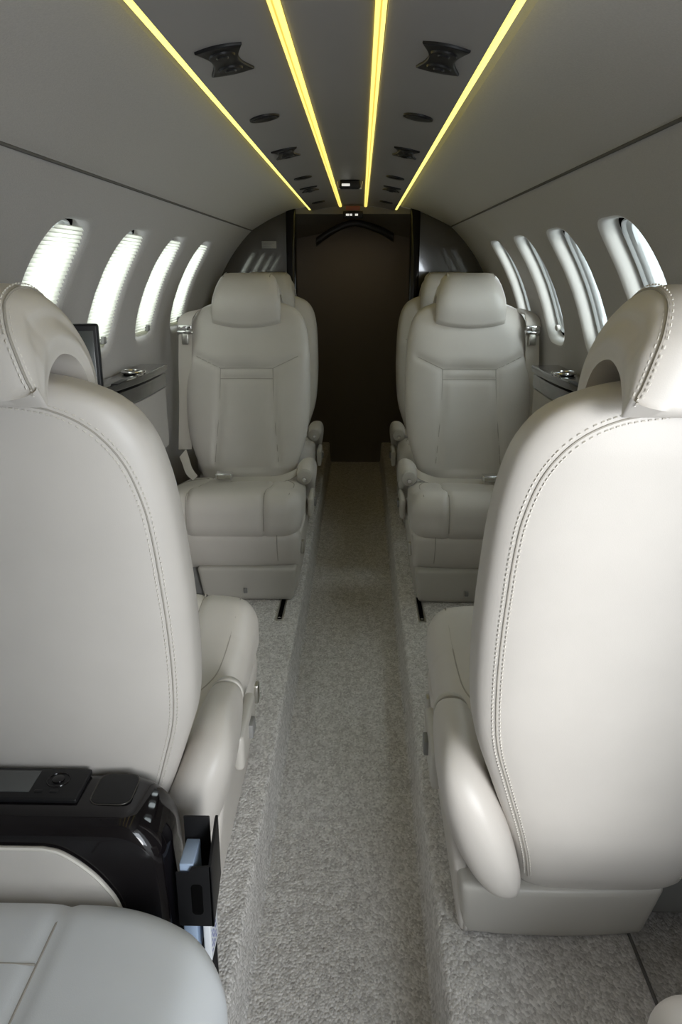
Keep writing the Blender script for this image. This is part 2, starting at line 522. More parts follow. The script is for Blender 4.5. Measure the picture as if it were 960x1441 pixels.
# signs between the strips
e = empty('ceiling_sign', (0.0, 2.93, 1.492), label='small black passenger sign with white lettering flush in the ceiling centre', cat='sign')
b = MB(); b.rbox((-0.036, -0.03, -0.030), (0.036, 0.012, 0.0), 0.006); b.build('housing', M['black'], e)
b = MB(); b.rbox((-0.028, -0.0325, -0.021), (0.000, -0.0295, -0.013), 0.001, 1); b.build('lit_face', M['sign_lit'], e)
b = MB(); b.tube([(-0.042, 0.0, -0.004), (-0.040, -0.02, -0.028), (0.040, -0.02, -0.028), (0.042, 0.0, -0.004)], 0.0025, 6); b.build('bezel', M['white_trim'], e)
e = empty('header_sign', (0.0, YB-0.012, 1.448), label='small black sign with pale letters on the header above the dark doorway', cat='sign')
b = MB(); b.rbox((-0.048, -0.02, -0.016), (0.048, 0.010, 0.016), 0.003); b.build('housing', M['black'], e)
for x0, x1 in ((-0.034, -0.018), (-0.014, -0.004), (0.010, 0.024)):
    b = MB(); b.rbox((x0, -0.0215, -0.005), (x1, -0.0195, 0.004), 0.0005, 1); b.build('lettering', M['sign_lit'], e)
e = empty('ceiling_placard', (0.0, YB-0.05, 1.486), label='thin reddish exit placard at the far end of the ceiling strips', cat='sign')
b = MB(); b.rbox((-0.034, -0.006, -0.020), (0.034, 0.004, 0.0), 0.002); b.build('plate', M['red'], e)

# ------------------------------------------------------------------ floor
b = MB()
AI = 0.152
fp = [(-0.78, RF), (-AI-0.012, RF), (-AI-0.004, RF-0.003), (-AI, RF-0.012), (-AI+0.004, 0.008), (-AI+0.010, 0.0), (0.0, 0.0), (0.168, 0.0), (0.174, 0.008),
      (0.177, RF-0.012), (0.181, RF-0.003), (0.189, RF), (0.495, RF), (0.501, RF-0.004), (0.503, RF-0.035), (0.78, RF-0.035)]
rows = []
ny = 60
for k in range(ny+1):
    y = Y0 + (YE+0.02-Y0)*k/ny
    rows.append([(x, y, z) for x, z in fp])
b.surf(rows)
o = b.build('floor', M['carpet'], None, recalc=False, angle=50); tag(o, kind='structure')
for side in (-1, 1):
    x = -0.212 if side < 0 else 0.243
    e = empty('seat_track', (x, 2.42 if side < 0 else 2.42, RF+0.0005), label='short dark metal floor track in front of the %s facing seat' % ('left' if side < 0 else 'right'),
              cat='floor track', group='seat floor tracks')
    b = MB(); b.rbox((-0.012, -0.15, 0.0), (-0.007, 0.04, 0.004), 0.001, 1); b.rbox((0.007, -0.15, 0.0), (0.012, 0.04, 0.004), 0.001, 1)
    b.rbox((-0.012, -0.155, 0.0), (0.012, -0.150, 0.004), 0.001, 1); b.build('rail', M['steel'], e)
    b = MB(); b.rbox((-0.007, -0.15, 0.0), (0.007, 0.04, 0.001), 0.0004, 1); b.build('slot', M['gap'], e)
    b = MB(); b.cyl((0, -0.138, 0.001), (0, -0.138, 0.004), 0.005, n=12); b.build('end_screw', M['chrome'], e)

b = MB(); b.tube([(0.499, y, RF+0.0005) for y in (Y0, 0, 1, 2, 3, YB)], 0.003, 6)
tag(b.build('trim_7', M['line']), kind='structure')
# front end, behind the camera
b = MB()
b.surf([[(-0.78, Y0, 0), (0.78, Y0, 0)], [(-0.78, Y0, 1.52), (0.78, Y0, 1.52)]])
tag(b.build('wall_front', M['wall'], None), kind='structure')
# unseen blocker added behind the camera, keeping door light off the left seat
b = MB(); b.rbox((-0.74, -0.16, 0.0), (0.27, -0.13, 1.50), 0.004)
tag(b.build('wall_light_block', M['white_trim'], None), kind='structure')
# door surround on the right, forward of the rows (door stands open, daylight enters here)
b = MB()
b.rbox((0.66, 0.27, 0.0), (0.76, 0.33, 1.45), 0.01)
b.rbox((0.50, Y0, 1.36), (0.66, 0.33, 1.50), 0.01)
tag(b.build('door_1', M['white_trim'], None), kind='structure')

# ------------------------------------------------------------------ rear bulkhead and the compartment behind it
def arch(side, x0):
    """outline of the bulkhead panel between the door post and the cabin skin"""
    pts = [(side*x0, 0.0), (side*0.726, 0.0), (side*0.726, 0.2)]
    for k in range(0, 13):
        t = -0.6 + 0.6*k/12 if k < 4 else None
    for t in (-0.5, -0.25, 0.0): p = wallP(side, 0, t, 0.004); pts.append((p[0], p[2]))
    ts = SEAM[side]*RC
    for k in range(1, 13): p = wallP(side, 0, ts*k/12, 0.004); pts.append((p[0], p[2]))
    for x, z in upper_prof(side):
        if abs(x) > x0: pts.append((x, z+0.004))
    pts.append((side*x0, pts[-1][1]+0.004))
    return pts
for side in (-1, 1):
    b = MB(); b.prism(arch(side, 0.315), 'y', YB, YB+0.03)
    tag(b.build('wall_aft_left' if side < 0 else 'wall_aft_right', M['bulkhead'], None, smooth=False), kind='structure')
    b = MB(); b.rbox((side*0.302-0.024, YB-0.028, 0.0), (side*0.302+0.024, YB+0.045, 1.492), 0.010, 3)
    tag(b.build('trim_%d' % (4 if side < 0 else 5), M['lacquer'], None), kind='structure')
    b = MB(); b.rbox((side*0.47-0.02, YB+0.04, 0.0), (side*0.47+0.02, YE, 1.47), 0.004)
    tag(b.build('wall_compartment_left' if side < 0 else 'wall_compartment_right', M['dark_panel'], None), kind='structure')
b = MB(); b.rbox((-0.49, YE, 0.0), (0.49, YE+0.03, 1.52), 0.002, 1)
tag(b.build('wall_back', M['dark_wall'], None), kind='structure')
b = MB()
# header over the doorway
b = MB(); b.rbox((-0.33, YB+0.001, 1.452), (0.33, YB+0.03, 1.54), 0.004)
tag(b.build('trim_6', M['dark_panel'], None), kind='structure')
b = MB()
# lowered ceiling of the compartment, curved up to the header
b.surf([[(x, YB, 1.50-0.10*abs(x)), (x, YB+0.05, 1.485-0.12*abs(x)), (x, YB+0.3, 1.47-0.2*abs(x)), (x, YE, 1.44-0.2*abs(x))] for x in [-0.49+0.98*k/10 for k in range(11)]])
tag(b.build('ceiling_compartment', M['dark_panel'], None), kind='structure')

e = empty('wall_placard', (-0.412, YB-0.001, 1.312), label='small pale placard on the glossy left bulkhead panel', cat='placard')
b = MB(); b.rbox((-0.036, -0.003, -0.017), (0.036, 0.0, 0.017), 0.001, 1); b.build('plate', M['placard'], e)
b = MB()
for k in range(3): b.rbox((-0.028, -0.0036, 0.006-k*0.007), (0.026-0.01*k, -0.0028, 0.008-k*0.007), 0.0003, 1)
b.build('lettering', M['shell_grey'], e)

# coat hanger on a short rail hook
HY = 4.42
e = empty('coat_hanger', (0.005, HY, 1.385), label='dark wide shouldered coat hanger hanging in the doorway at the far end', cat='coat hanger')
pts = [(-0.205, 0, -0.052), (-0.19, 0, -0.040), (-0.13, 0, 0.0), (-0.06, 0, 0.034), (0.0, 0, 0.046), (0.06, 0, 0.036), (0.14, 0, 0.008), (0.195, 0, -0.022), (0.21, 0, -0.032)]
sp = catmull(pts, 6)
rows = []
for i, p in enumerate(sp):
    u = abs(p.x)/0.21
    hz = 0.016 + 0.008*u; hy = 0.010 + 0.022*u**2
    yy = -0.03*u**2
    k = 0.6 if i in (0, len(sp)-1) else 1
    rows.append([p + Vector((0, yy + hy*k*cos(2*pi*q/16), hz*k*sin(2*pi*q/16))) for q in range(16)])
b = MB(); b.surf(rows, True, True, True); b.build('shoulders', M['hanger'], e)
b = MB(); hk = [(0, 0, 0.045), (0.0, 0, 0.066), (0.0, 0.012, 0.078), (0.0, 0.014, 0.094), (0.0, 0.002, 0.1045), (0.0, -0.011, 0.098), (0.0, -0.0125, 0.088)]
b.tube(catmull(hk, 5), 0.0022, 8); b.build('hook', M['dark_metal'], e)
e2 = empty('coat_rail', (0.0, HY, 1.478), label='thin dark coat rail under the ceiling behind the far doorway', cat='rail')
b = MB(); b.tube([(-0.44, 0, 0), (0.44, 0, 0)], 0.006, 10); b.build('rod', M['dark_metal'], e2)
for x in (-0.445, 0.445):
    b = MB(); b.cyl((x-0.005, 0, 0), (x+0.005, 0, 0), 0.014, n=14); b.build('flange', M['dark_metal'], e2)

# ------------------------------------------------------------------ seats (local z = 0 on the raised floor, front towards -y)
WTAB = csmooth([(0.115, 0.130), (0.20, 0.146), (0.27, 0.167), (0.36, 0.198), (0.44, 0.224), (0.52, 0.235), (0.62, 0.239), (0.72, 0.237), (0.80, 0.232), (0.86, 0.221), (0.895, 0.206), (0.92, 0.184), (0.937, 0.152), (0.948, 0.115), (0.954, 0.075)], 8)
TTAB = [(0.115, 0.040), (0.16, 0.052), (0.30, 0.062), (0.5, 0.066), (0.75, 0.062), (0.88, 0.054), (0.93, 0.046), (0.954, 0.030)]
TAN = math.tan(radians(13.5))
NEXP = 3.5
def rearY(z): return 0.60 + (z-0.12)*TAN
def bw(z): return interp(WTAB, z)
def bt(z): return interp(TTAB, z)
def bc(z): return rearY(z) - 0.064
def back_y(x, z, front):
    w, t = bw(z), bt(z)
    q = max(0.0, 1-abs(x/w)**NEXP)**(1/NEXP)
    return bc(z) - t*q if front else bc(z) + t*q

YOKE = [(-0.195, 0.752), (-0.10, 0.708), (0.10, 0.708), (0.195, 0.752)]
FSEAMS = [YOKE, [(-0.10, 0.708), (-0.104, 0.56), (-0.122, 0.36)], [(0.10, 0.708), (0.104, 0.56), (0.122, 0.36)], [(-0.101, 0.670), (0.101, 0.670)]]
def segd(p, a, b_):
    ax, ay = a; bx, by = b_
    dx, dy = bx-ax, by-ay
    t = max(0, min(1, ((p[0]-ax)*dx+(p[1]-ay)*dy)/(dx*dx+dy*dy)))
    return math.hypot(p[0]-ax-t*dx, p[1]-ay-t*dy)
def seamd(p, seams):
    return min(segd(p, s[i], s[i+1]) for s in seams for i in range(len(s)-1))

def lerp_path(pts, step):
    out = []
    for a, c in zip(pts, pts[1:]):
        a, c = Vector(a), Vector(c)
        n = max(1, int((c-a).length/step))
        for k in range(n): out.append(a+(c-a)*k/n)
    out.append(Vector(pts[-1]))
    return out

def stitches(b, path, nrm, off, r=0.0009, L=0.0038, gap=0.0062):
    """little thread stitches beside a seam path; nrm gives the surface normal per point, off the sideways offset"""
    acc = 0.0
    for i in range(1, len(path)-1):
        p, q = Vector(path[i]), Vector(path[i+1])
        t = q-p; acc += t.length
        if acc < gap or t.length < 1e-7: continue
        acc = 0
        t.normalize(); n = Vector(nrm[i]).normalized(); s_ = t.cross(n)
        c = p + s_*off + n*0.0004
        b.tube([c-t*L/2, c+t*L/2], r, 4)

def build_seat(sg, name='club_seat'):
    """sg = +1: aisle on local +x"""
    e = empty(name, (0, 0, 0))
    X = lambda x: sg*x
    # base pedestal
    def dbase(p):
        k = (p.z-0.0)/0.125
        q = Vector(p)
        q.x = 0.07 + (p.x-0.07)*(1+0.10*k)
        q.y = p.y + (-0.02 if p.y < 0.3 else 0.03)*k
        if p.y > 0.5: q.y += 0.012*(1-((p.x-0.07)/0.16)**2)
        q.x *= sg
        return q
    b = MB(); b.rbox((-0.090, 0.05, 0.0), (0.212, 0.545, 0.125), 0.014, 3, 6, dbase); b.build('base', M['shell'], e)
    def dfair(p):
        q = Vector(p)
        k = (0.24-p.z)/0.24
        if p.x > 0.215: q.x -= 0.024*k
        if p.y > 0.4: q.y -= 0.03*(1-k)
        if p.y < 0.3: q.y += 0.05*k
        q.x *= sg
        return q
    b = MB(); b.rbox((0.195, 0.07, 0.0), (0.243, 0.552, 0.24), 0.014, 3, 6, dfair); b.build('side_fairing', M['leather'], e)
    b = MB(); b.rbox((X(0.055)-0.006, 0.026, 0.035), (X(0.055)+0.006, 0.034, 0.052), 0.002, 2); b.build('latch', M['shell_grey'], e)
    b = MB(); b.rbox((X(-0.16)-0.07, 0.09, 0.0), (X(-0.16)+0.07, 0.5, 0.13), 0.01); b.build('track_carriage', M['shell_grey'], e)
    # front skirt under the cushion
    def dskirt(p):
        u = p.x/0.255
        q = Vector(p); q.y += 0.02*abs(u)**3 + 0.05*((0.235-p.z)/0.13)**2*(1 if p.y < 0.2 else 0)
        q.x *= sg*(1-0.03*(0.235-p.z)/0.13)
        return q
    b = MB(); b.rbox((-0.238, 0.015, 0.102), (0.238, 0.50, 0.252), 0.03, 5, 10, dskirt); b.build('skirt', M['leather'], e)
    b = MB()
    def skf(x, z): 
        return 0.015 + 0.02*abs(x/0.255)**3 + 0.05*((0.235-z)/0.13)**2
    b.tube([(X(0.165), skf(0.165, z)-0.0006, z) for z in [0.145+0.01*k for k in range(11)]], 0.0013, 5)
    b.build('skirt_seam', M['seam'], e)
    # cushion
    cs = [[(0.125, -0.1), (0.125, 0.9)], [(-0.125, -0.1), (-0.125, 0.9)]]
    def dcush(p):
        q = Vector(p)
        u, v = p.x/0.250, (p.y-0.23)/0.25
        top = max(0.0, (p.z-0.24)/0.14)
        crown = 0.012*exp(-((p.y-0.10)/0.09)**2) - 0.15*max(0.0, p.y-0.08)
        q.z += top*(crown + 0.010*(1-min(1, abs(u))**4))
        d = min(abs(abs(p.x)-0.125), 1)
        g = exp(-(d/0.008)**2)
        q.z -= top*0.006*g
        if p.y < 0.06: q.y += 0.006*g
        q.y += 0.030*abs(u)**4*(1 if p.y < 0.2 else 0)*(0.26-p.y)/0.26
        q.x *= 1 - 0.06*max(0.0, v)
        q.x *= sg
        return q
    b = MB(); b.rbox((-0.245, 0.0, 0.228), (0.245, 0.50, 0.362), 0.05, 7, 44, dcush); b.build('seat_cushion', M['leather'], e)
    def ctop(x, y):
        u, v = x/0.250, (y-0.23)/0.25
        return 0.362 + (0.012*exp(-((y-0.10)/0.09)**2) - 0.15*max(0, y-0.08) + 0.010*(1-abs(u)**4))*(0.122/0.14) - (0.001 if x > 0.2 else 0)
    for sx in (-1, 1):
        b = MB()
        path = []
        for k in range(8): path.append((X(sx*0.125), 0.0055, 0.262+0.0075*k))
        for k in range(1, 9):
            a = pi/2*k/9
            path.append((X(sx*0.125), 0.0535-0.05*cos(a), 0.312+0.05*sin(a)+0.016*sin(a)))
        for k in range(22): path.append((X(sx*0.125), 0.055+0.02*k, ctop(0.125, 0.055+0.02*k)-0.0055))
        b.tube(path, 0.0016, 5)
        b.build('cushion_seam', M['seam'], e)
    # border seam on the bolster, aisle side and cross seam
    for sx in (-1, 1):
        b = MB()
        pth = [(X(sx*xx), yy, ctop(xx, yy)-0.0005) for xx, yy in [(0.205, 0.05), (0.206, 0.12), (0.205, 0.20), (0.202, 0.28), (0.196, 0.33), (0.18, 0.37), (0.16, 0.40), (0.125, 0.42)]]
        b.tube(catmull(pth, 4), 0.0014, 5)
        b.build('border_seam', M['seam'], e)
    # backrest
    rows = []
    zs = [0.115, 0.117, 0.122, 0.132] + [0.15+0.0098*k for k in range(76)] + [0.898, 0.906, 0.914, 0.922, 0.929, 0.936, 0.942, 0.947, 0.951, 0.954]
    NH = 44
    for i, z in enumerate(zs):
        w, t, c = bw(z), bt(z), bc(z)
        sh = [0.80, 0.9, 0.96, 1.0][i] if i < 4 else 1.0
        ring = []
        for k in range(NH):
            x = w*sin(pi/2*(-1+2*k/NH)); y = c - t*sh*max(0, 1-abs(x/w)**NEXP)**(1/NEXP)
            if z > 0.33:
                d = seamd((x, z), FSEAMS)
                y += 0.007*exp(-(d/0.011)**2)
                y += 0.014*exp(-(x/0.10)**2)*(1 if z < 0.70 else max(0, 1-(z-0.70)/0.05)) - 0.006
            ring.append((X(x*sh), y, z))
        for k in range(NH):
            x = w*sin(pi/2*(1-2*k/NH)); y = c + t*sh*max(0, 1-abs(x/w)**NEXP)**(1/NEXP)
            ring.append((X(x*sh), y, z))
        rows.append(ring)
    b = MB(); b.surf(rows, True, True, True); b.build('backrest', M['leather'], e, angle=70)
    def fY(x, z):
        d = seamd((x, z), FSEAMS)
        return back_y(x, z, True) + 0.007*exp(-(d/0.011)**2) + 0.014*exp(-(x/0.10)**2)*(1 if z < 0.70 else max(0, 1-(z-0.70)/0.05)) - 0.006
    b = MB()
    for s_ in FSEAMS:
        path = [(X(p.x), fY(p.x, p.y)-0.0003, p.y) for p in lerp_path([(a, c, 0) for a, c in s_], 0.012)]
        b.tube(path, 0.0017, 5)
    b.build('front_seam', M['seam'], e)
    # piping and stitches along the edge of the rear panel
    rp = []
    for z in [0.15+0.012*k for k in range(44)]:
        rp.append((bw(z)*0.885, z))
    arc = catmull([(rp[-1][0], rp[-1][1], 0), (0.209, 0.745, 0), (0.203, 0.80, 0), (0.187, 0.853, 0), (0.158, 0.892, 0), (0.115, 0.916, 0), (0.06, 0.926, 0)], 8)
    rp += [(p.x, p.y) for p in arc[1:]]
    for sx in (-1, 1):
        b = MB(); bs = MB()
        path = [Vector((X(sx*x), back_y(x, z, False)+0.0004, z)) for x, z in rp]
        b.tube(path, 0.0011, 6)
        fine = lerp_path(path, 0.0021)
        nr = []
        for p in fine:
            x, z = p.x, p.z; h = 0.003
            dx = (back_y(x+h, z, False)-back_y(x-h, z, False))/(2*h); dz = (back_y(x, z+h, False)-back_y(x, z-h, False))/(2*h)
            nr.append(Vector((-dx, 1, -dz)))
        stitches(bs, fine, nr, 0.0052); stitches(bs, fine, nr, -0.0052)
        b.build('rear_piping', M['seam'], e); bs.build('rear_stitching', M['stitch'], e, smooth=False)
    # headrest: saddle pad over the top of the back
    yo = rearY(0.95) - 0.064
    outer = [(p.x, p.y) for p in catmull([(-0.100, 0.884, 0), (-0.113, 0.935, 0), (-0.102, 0.988, 0), (-0.062, 1.034, 0), (-0.005, 1.054, 0), (0.055, 1.046, 0), (0.090, 1.012, 0), (0.100, 0.975, 0), (0.101, 0.936, 0)], 6)]
    inner = [(p.x, p.y) for p in catmull([(0.074, 0.926, 0), (0.064, 0.945, 0), (0.040, 0.966, 0), (0.0, 0.976, 0), (-0.042, 0.962, 0), (-0.064, 0.925, 0), (-0.072, 0.868, 0)], 5)]
    NO = len(outer)
    loop = outer + inner
    nrm2 = []
    for k in range(len(loop)):
        a, c = Vector(loop[k-1]), Vector(loop[(k+1) % len(loop)])
        t = (c-a).normalized(); nrm2.append(Vector((t.y, -t.x)))   # points into the pad for the outer contour
    def hw_at(y, z):
        f = max(0.0, min(1.0, (z-0.90)/0.14))
        return 0.129 - 0.017*f*f - 0.006*f*max(0.0, min(1.0, (y+0.06)/0.13))
    def inset(s_):
        q = max(0.0, (abs(s_)-0.58)/0.42)
        return 0.034*(1-sqrt(max(0.0, 1-q*q)))
    def station(s_):
        row = []
        d = inset(s_)
        for k, (y, z) in enumerate(loop):
            if k < NO:
                w_ = d*(0.36+0.64*sin(pi*k/(NO-1))**0.7)
                yy, zz = y + nrm2[k].x*w_, z + nrm2[k].y*w_
                if k > NO-4: zz += d*0.12
            else: yy, zz = y, z
            x = hw_at(y, z)*s_
            if y < -0.06 and z < 0.94: zz -= 0.020*(1-s_*s_)*min(1, (0.94-z)/0.05)
            row.append(Vector((X(x), yo+yy, zz)))
        return row
    stn = sorted([sg_*v for v in (0.1, 0.25, 0.4, 0.52, 0.62, 0.71, 0.79, 0.86, 0.91, 0.95, 0.98, 0.995, 1.0) for sg_ in (-1, 1)])
    b = MB(); b.surf([station(q) for q in stn], True)
    for sx in (-1, 1):
        row = station(sx); ro = row[:NO]; ri = list(reversed(row[NO:]))
        cap = []
        for q in range(9):
            f = q/8; ln = []
            for k in range(NO):
                u = k/(NO-1); v = u*(len(ri)-1); i0 = min(int(v), len(ri)-2)
                c = ro[k].lerp(ri[i0].lerp(ri[i0+1], v-i0), f)
                c.x += X(sx)*0.006*sin(pi*f)**2*min(1, 4*u*(1-u))
                ln.append(c)
            cap.append(ln)
        b.surf(cap)
    hd = b.build('headrest', M['leather'], e, angle=75, merge=True)
    for sx in (-0.955, 0.955):
        b = MB(); bs = MB()
        def s_at(k):
            u = k/(NO-1)
            return math.copysign(0.955-0.16*max(0.0, min(1.0, (0.97-u)/0.42))**0.8, sx)
        cc = [station(s_at(k))[k] for k in range(NO)]
        nn = [Vector((X(1.2*(1 if sx > 0 else -1)), -nrm2[k].x, -nrm2[k].y)) for k in range(NO)]
        path = cc[int(NO*0.42):]; pn = nn[int(NO*0.42):]
        b.tube([p+q.normalized()*0.0006 for p, q in zip(path, pn)], 0.0017, 6)
        fine, fn = [], []
        for (p, q), (p2, q2) in zip(zip(path, pn), zip(path[1:], pn[1:])):
            m_ = max(1, int((p2-p).length/0.0021))
            for k in range(m_): fine.append(p.lerp(p2, k/m_)); fn.append(q.lerp(q2, k/m_).normalized())
        fine = [p+q*0.0006 for p, q in zip(fine, fn)]
        stitches(bs, fine, fn, 0.0052); stitches(bs, fine, fn, -0.0052)
        b.build('headrest_piping', M['seam'], hd); bs.build('headrest_stitching', M['stitch'], hd, smooth=False)
    # stowed armrest on the aisle side
    sec = [(0.400, .231, .340, .020, .020, 0), (0.410, .231, .340, .029, .029, 0), (0.43, .231, .338, .033, .034, 0), (0.46, .230, .328, .036, .048, .02), (0.50, .226, .305, .040, .078, .08),
           (0.54, .218, .278, .044, .104, .18), (0.57, .209, .258, .047, .116, .27), (0.60, .200, .244, .046, .116, .34), (0.62, .194, .236, .037, .100, .37), (0.632, .190, .232, .022, .072, .38), (0.637, .188, .230, .004, .02, .38)]
    rows = []
    for y, cx, zc_, rx, rz, k in sec:
        ring = []
        for q in range(28):
            a = 2*pi*q/28; c_, s_ = cos(a), sin(a)
            dx = rx*math.copysign(abs(c_)**0.8, c_); dz = rz*math.copysign(abs(s_)**0.85, s_)
            ring.append((X(cx+dx+k*dz), y, zc_+dz))
        rows.append(ring)
    b = MB(); b.surf(rows, True, True, True)
    # soften with denser rings
    am = b.build('armrest', M['leather'], e, angle=80)
    am.modifiers.new('soft', 'SUBSURF').render_levels = 1
    am.modifiers['soft'].levels = 1
    b = MB(); b.cyl((X(.231), 0.386, .340), (X(.231), 0.406, .340), 0.027, 0.030, 24, 0.004); cp = b.build('armrest_cap', M['shell'], e)
    b = MB(); b.cyl((X(.231), 0.374, .334), (X(.231), 0.390, .334), 0.0085, 0.0085, 16, 0.002); b.build('release_button', M['chrome'], cp)
    # hinge pod and lever under the armrest
    b = MB(); b.rbox((X(.256)-0.010, 0.30, 0.215), (X(.256)+0.010, 0.46, 0.285), 0.009, 3); b.build('hinge_cover', M['shell'], e)
    b = MB(); b.rbox((X(.268)-0.006, 0.36, 0.24), (X(.268)+0.006, 0.395, 0.268), 0.003, 2); b.build('recline_lever', M['shell_grey'], e)
    b = MB(); b.rbox((X(.241)-0.006, 0.10, 0.15), (X(.241)+0.006, 0.125, 0.195), 0.004, 2); b.build('tracking_lever', M['steel'], e)
    b = MB(); b.rbox((X(-.215)-0.032, -0.004, 0.155), (X(-.215)+0.032, 0.02, 0.225), 0.006, 2); b.build('stowage_catch', M['shell_grey'], e)
    return e

def add_belts(e, sg, lap=True, shoulder=True):
    X = lambda x: sg*x
    def ribbon(path, w, t, axis):
        rows = []
        for i, p in enumerate(path):
            p = Vector(p); a = Vector(axis[i]) if isinstance(axis, list) else Vector(axis)
            a.normalize()
            tt = (Vector(path[min(i+1, len(path)-1)])-Vector(path[max(0, i-1)])).normalized()
            n_ = tt.cross(a).normalized()
            rows.append([p+a*w/2+n_*t/2, p-a*w/2+n_*t/2, p-a*w/2-n_*t/2, p+a*w/2-n_*t/2])
        b = MB(); b.surf(rows, True, True, True); return b
    if shoulder:
        yb = bc(0.84)
        # wrapped strap over the shoulder
        pth = catmull([(X(-.165), yb+0.01, 0.915), (X(-.200), yb-0.03, 0.915), (X(-.225), yb-0.062, 0.895), (X(-.232), yb-0.078, 0.865)], 5)
        ax = [Vector((0.5*sg, 0.8, 0.2)).lerp(Vector((1, 0.1*sg, 0)), k/(len(pth)-1)) for k in range(len(pth))]
        ribbon(pth, 0.052, 0.007, ax).build('shoulder_guide', M['leather'], e)
        b = MB(); c = Vector((X(-.228), yb-0.086, 0.842))
        b.cyl(c+Vector((-0.029, 0, 0)), c+Vector((0.029, 0, 0)), 0.010, n=14, bev=0.002)
        b.rbox(c+Vector((-0.026, -0.006, 0.006)), c+Vector((0.026, 0.004, 0.026)), 0.003, 2)
        b.cyl(c+Vector((0.0, -0.008, 0.016)), c+Vector((0.0, -0.014, 0.016)), 0.007, n=12)
        ad = b.build('belt_adjuster', M['chrome'], e)
        b = MB(); b.rbox(c+Vector((-0.013, -0.010, -0.046)), c+Vector((0.013, -0.003, -0.006)), 0.004, 2); b.build('latch_tongue', M['steel'], ad)
        pth = catmull([(X(-.228), yb-0.083, 0.838), (X(-.236), yb-0.082, 0.72), (X(-.240), yb-0.092, 0.58), (X(-.243), yb-0.115, 0.47), (X(-.245), yb-0.13, 0.40)], 6)
        ribbon(pth, 0.050, 0.0025, (1, 0.12*sg, 0)).build('shoulder_belt', M['webbing'], e)
    if lap:
        pth = catmull([(X(.205), 0.44, 0.352), (X(.18), 0.40, 0.345), (X(.13), 0.375, 0.335), (X(.06), 0.365, 0.336), (X(.0), 0.36, 0.338), (X(-.03), 0.358, 0.340)], 6)
        ax = [Vector((0.1, 1, 0.55)).lerp(Vector((0, 1, 0.12)), k/(len(pth)-1)) for k in range(len(pth))]
        ribbon(pth, 0.046, 0.0025, ax).build('lap_belt', M['webbing'], e)
        pth = catmull([(X(-.225), 0.45, 0.415), (X(-.21), 0.42, 0.395), (X(-.19), 0.38, 0.365), (X(-.165), 0.36, 0.342)], 6)
        ax = [Vector((0.5*sg, 1, 0.6)).lerp(Vector((0.2*sg, 1, 0.1)), k/(len(pth)-1)) for k in range(len(pth))]
        ribbon(pth, 0.046, 0.0025, ax).build('lap_belt', M['webbing'], e)
        b = MB(); c = Vector((X(-.055), 0.345, 0.357))
        b.rbox(c+Vector((-0.030, -0.022, -0.012)), c+Vector((0.030, 0.022, 0.012)), 0.005, 3); bk = b.build('buckle', M['chrome'], e)
        b = MB(); b.rbox(c+Vector((-0.024, -0.0235, -0.007)), c+Vector((0.024, -0.019, 0.007)), 0.002, 2); b.build('buckle_face', M['steel'], bk)

def copy_tree(o, parent=None):
    c = o.copy(); COL.objects.link(c); c.parent = parent
    for ch in list(o.children): copy_tree(ch, c)
    return c

GS = 'cream leather club seats'
sA = build_seat(1); sB = build_seat(-1)
nr_ = copy_tree(sA); nl = copy_tree(sB)          # near seats, backs to the camera
add_belts(sA, 1); add_belts(sB, -1)
bl = copy_tree(sA); br = copy_tree(sB)
FY = 2.365
sA.location = (-0.392, FY+0.01, RF); tag(sA, 'cream leather seat facing the camera at left, silver buckle lying on its cushion', 'seat', GS)
sB.location = (0.452, FY, RF); tag(sB, 'cream leather club seat facing the camera on the right of the aisle', 'seat', GS)
bl.location = (-0.400, FY+0.77, RF); tag(bl, 'cream leather seat mostly hidden behind the left facing seat', 'seat', GS)
br.location = (0.450, FY+0.77, RF); tag(br, 'cream leather seat mostly hidden behind the right facing seat', 'seat', GS)
nr_.location = (0.432, 1.60, RF); nr_.rotation_euler = (0, 0, pi); tag(nr_, 'bright cream leather seat at right turned away, showing its smooth back', 'seat', GS)
nl.location = (-0.426, 1.645, RF); nl.rotation_euler = (0, 0, pi); tag(nl, 'cream leather seat at left turned away, behind the black console', 'seat', GS)

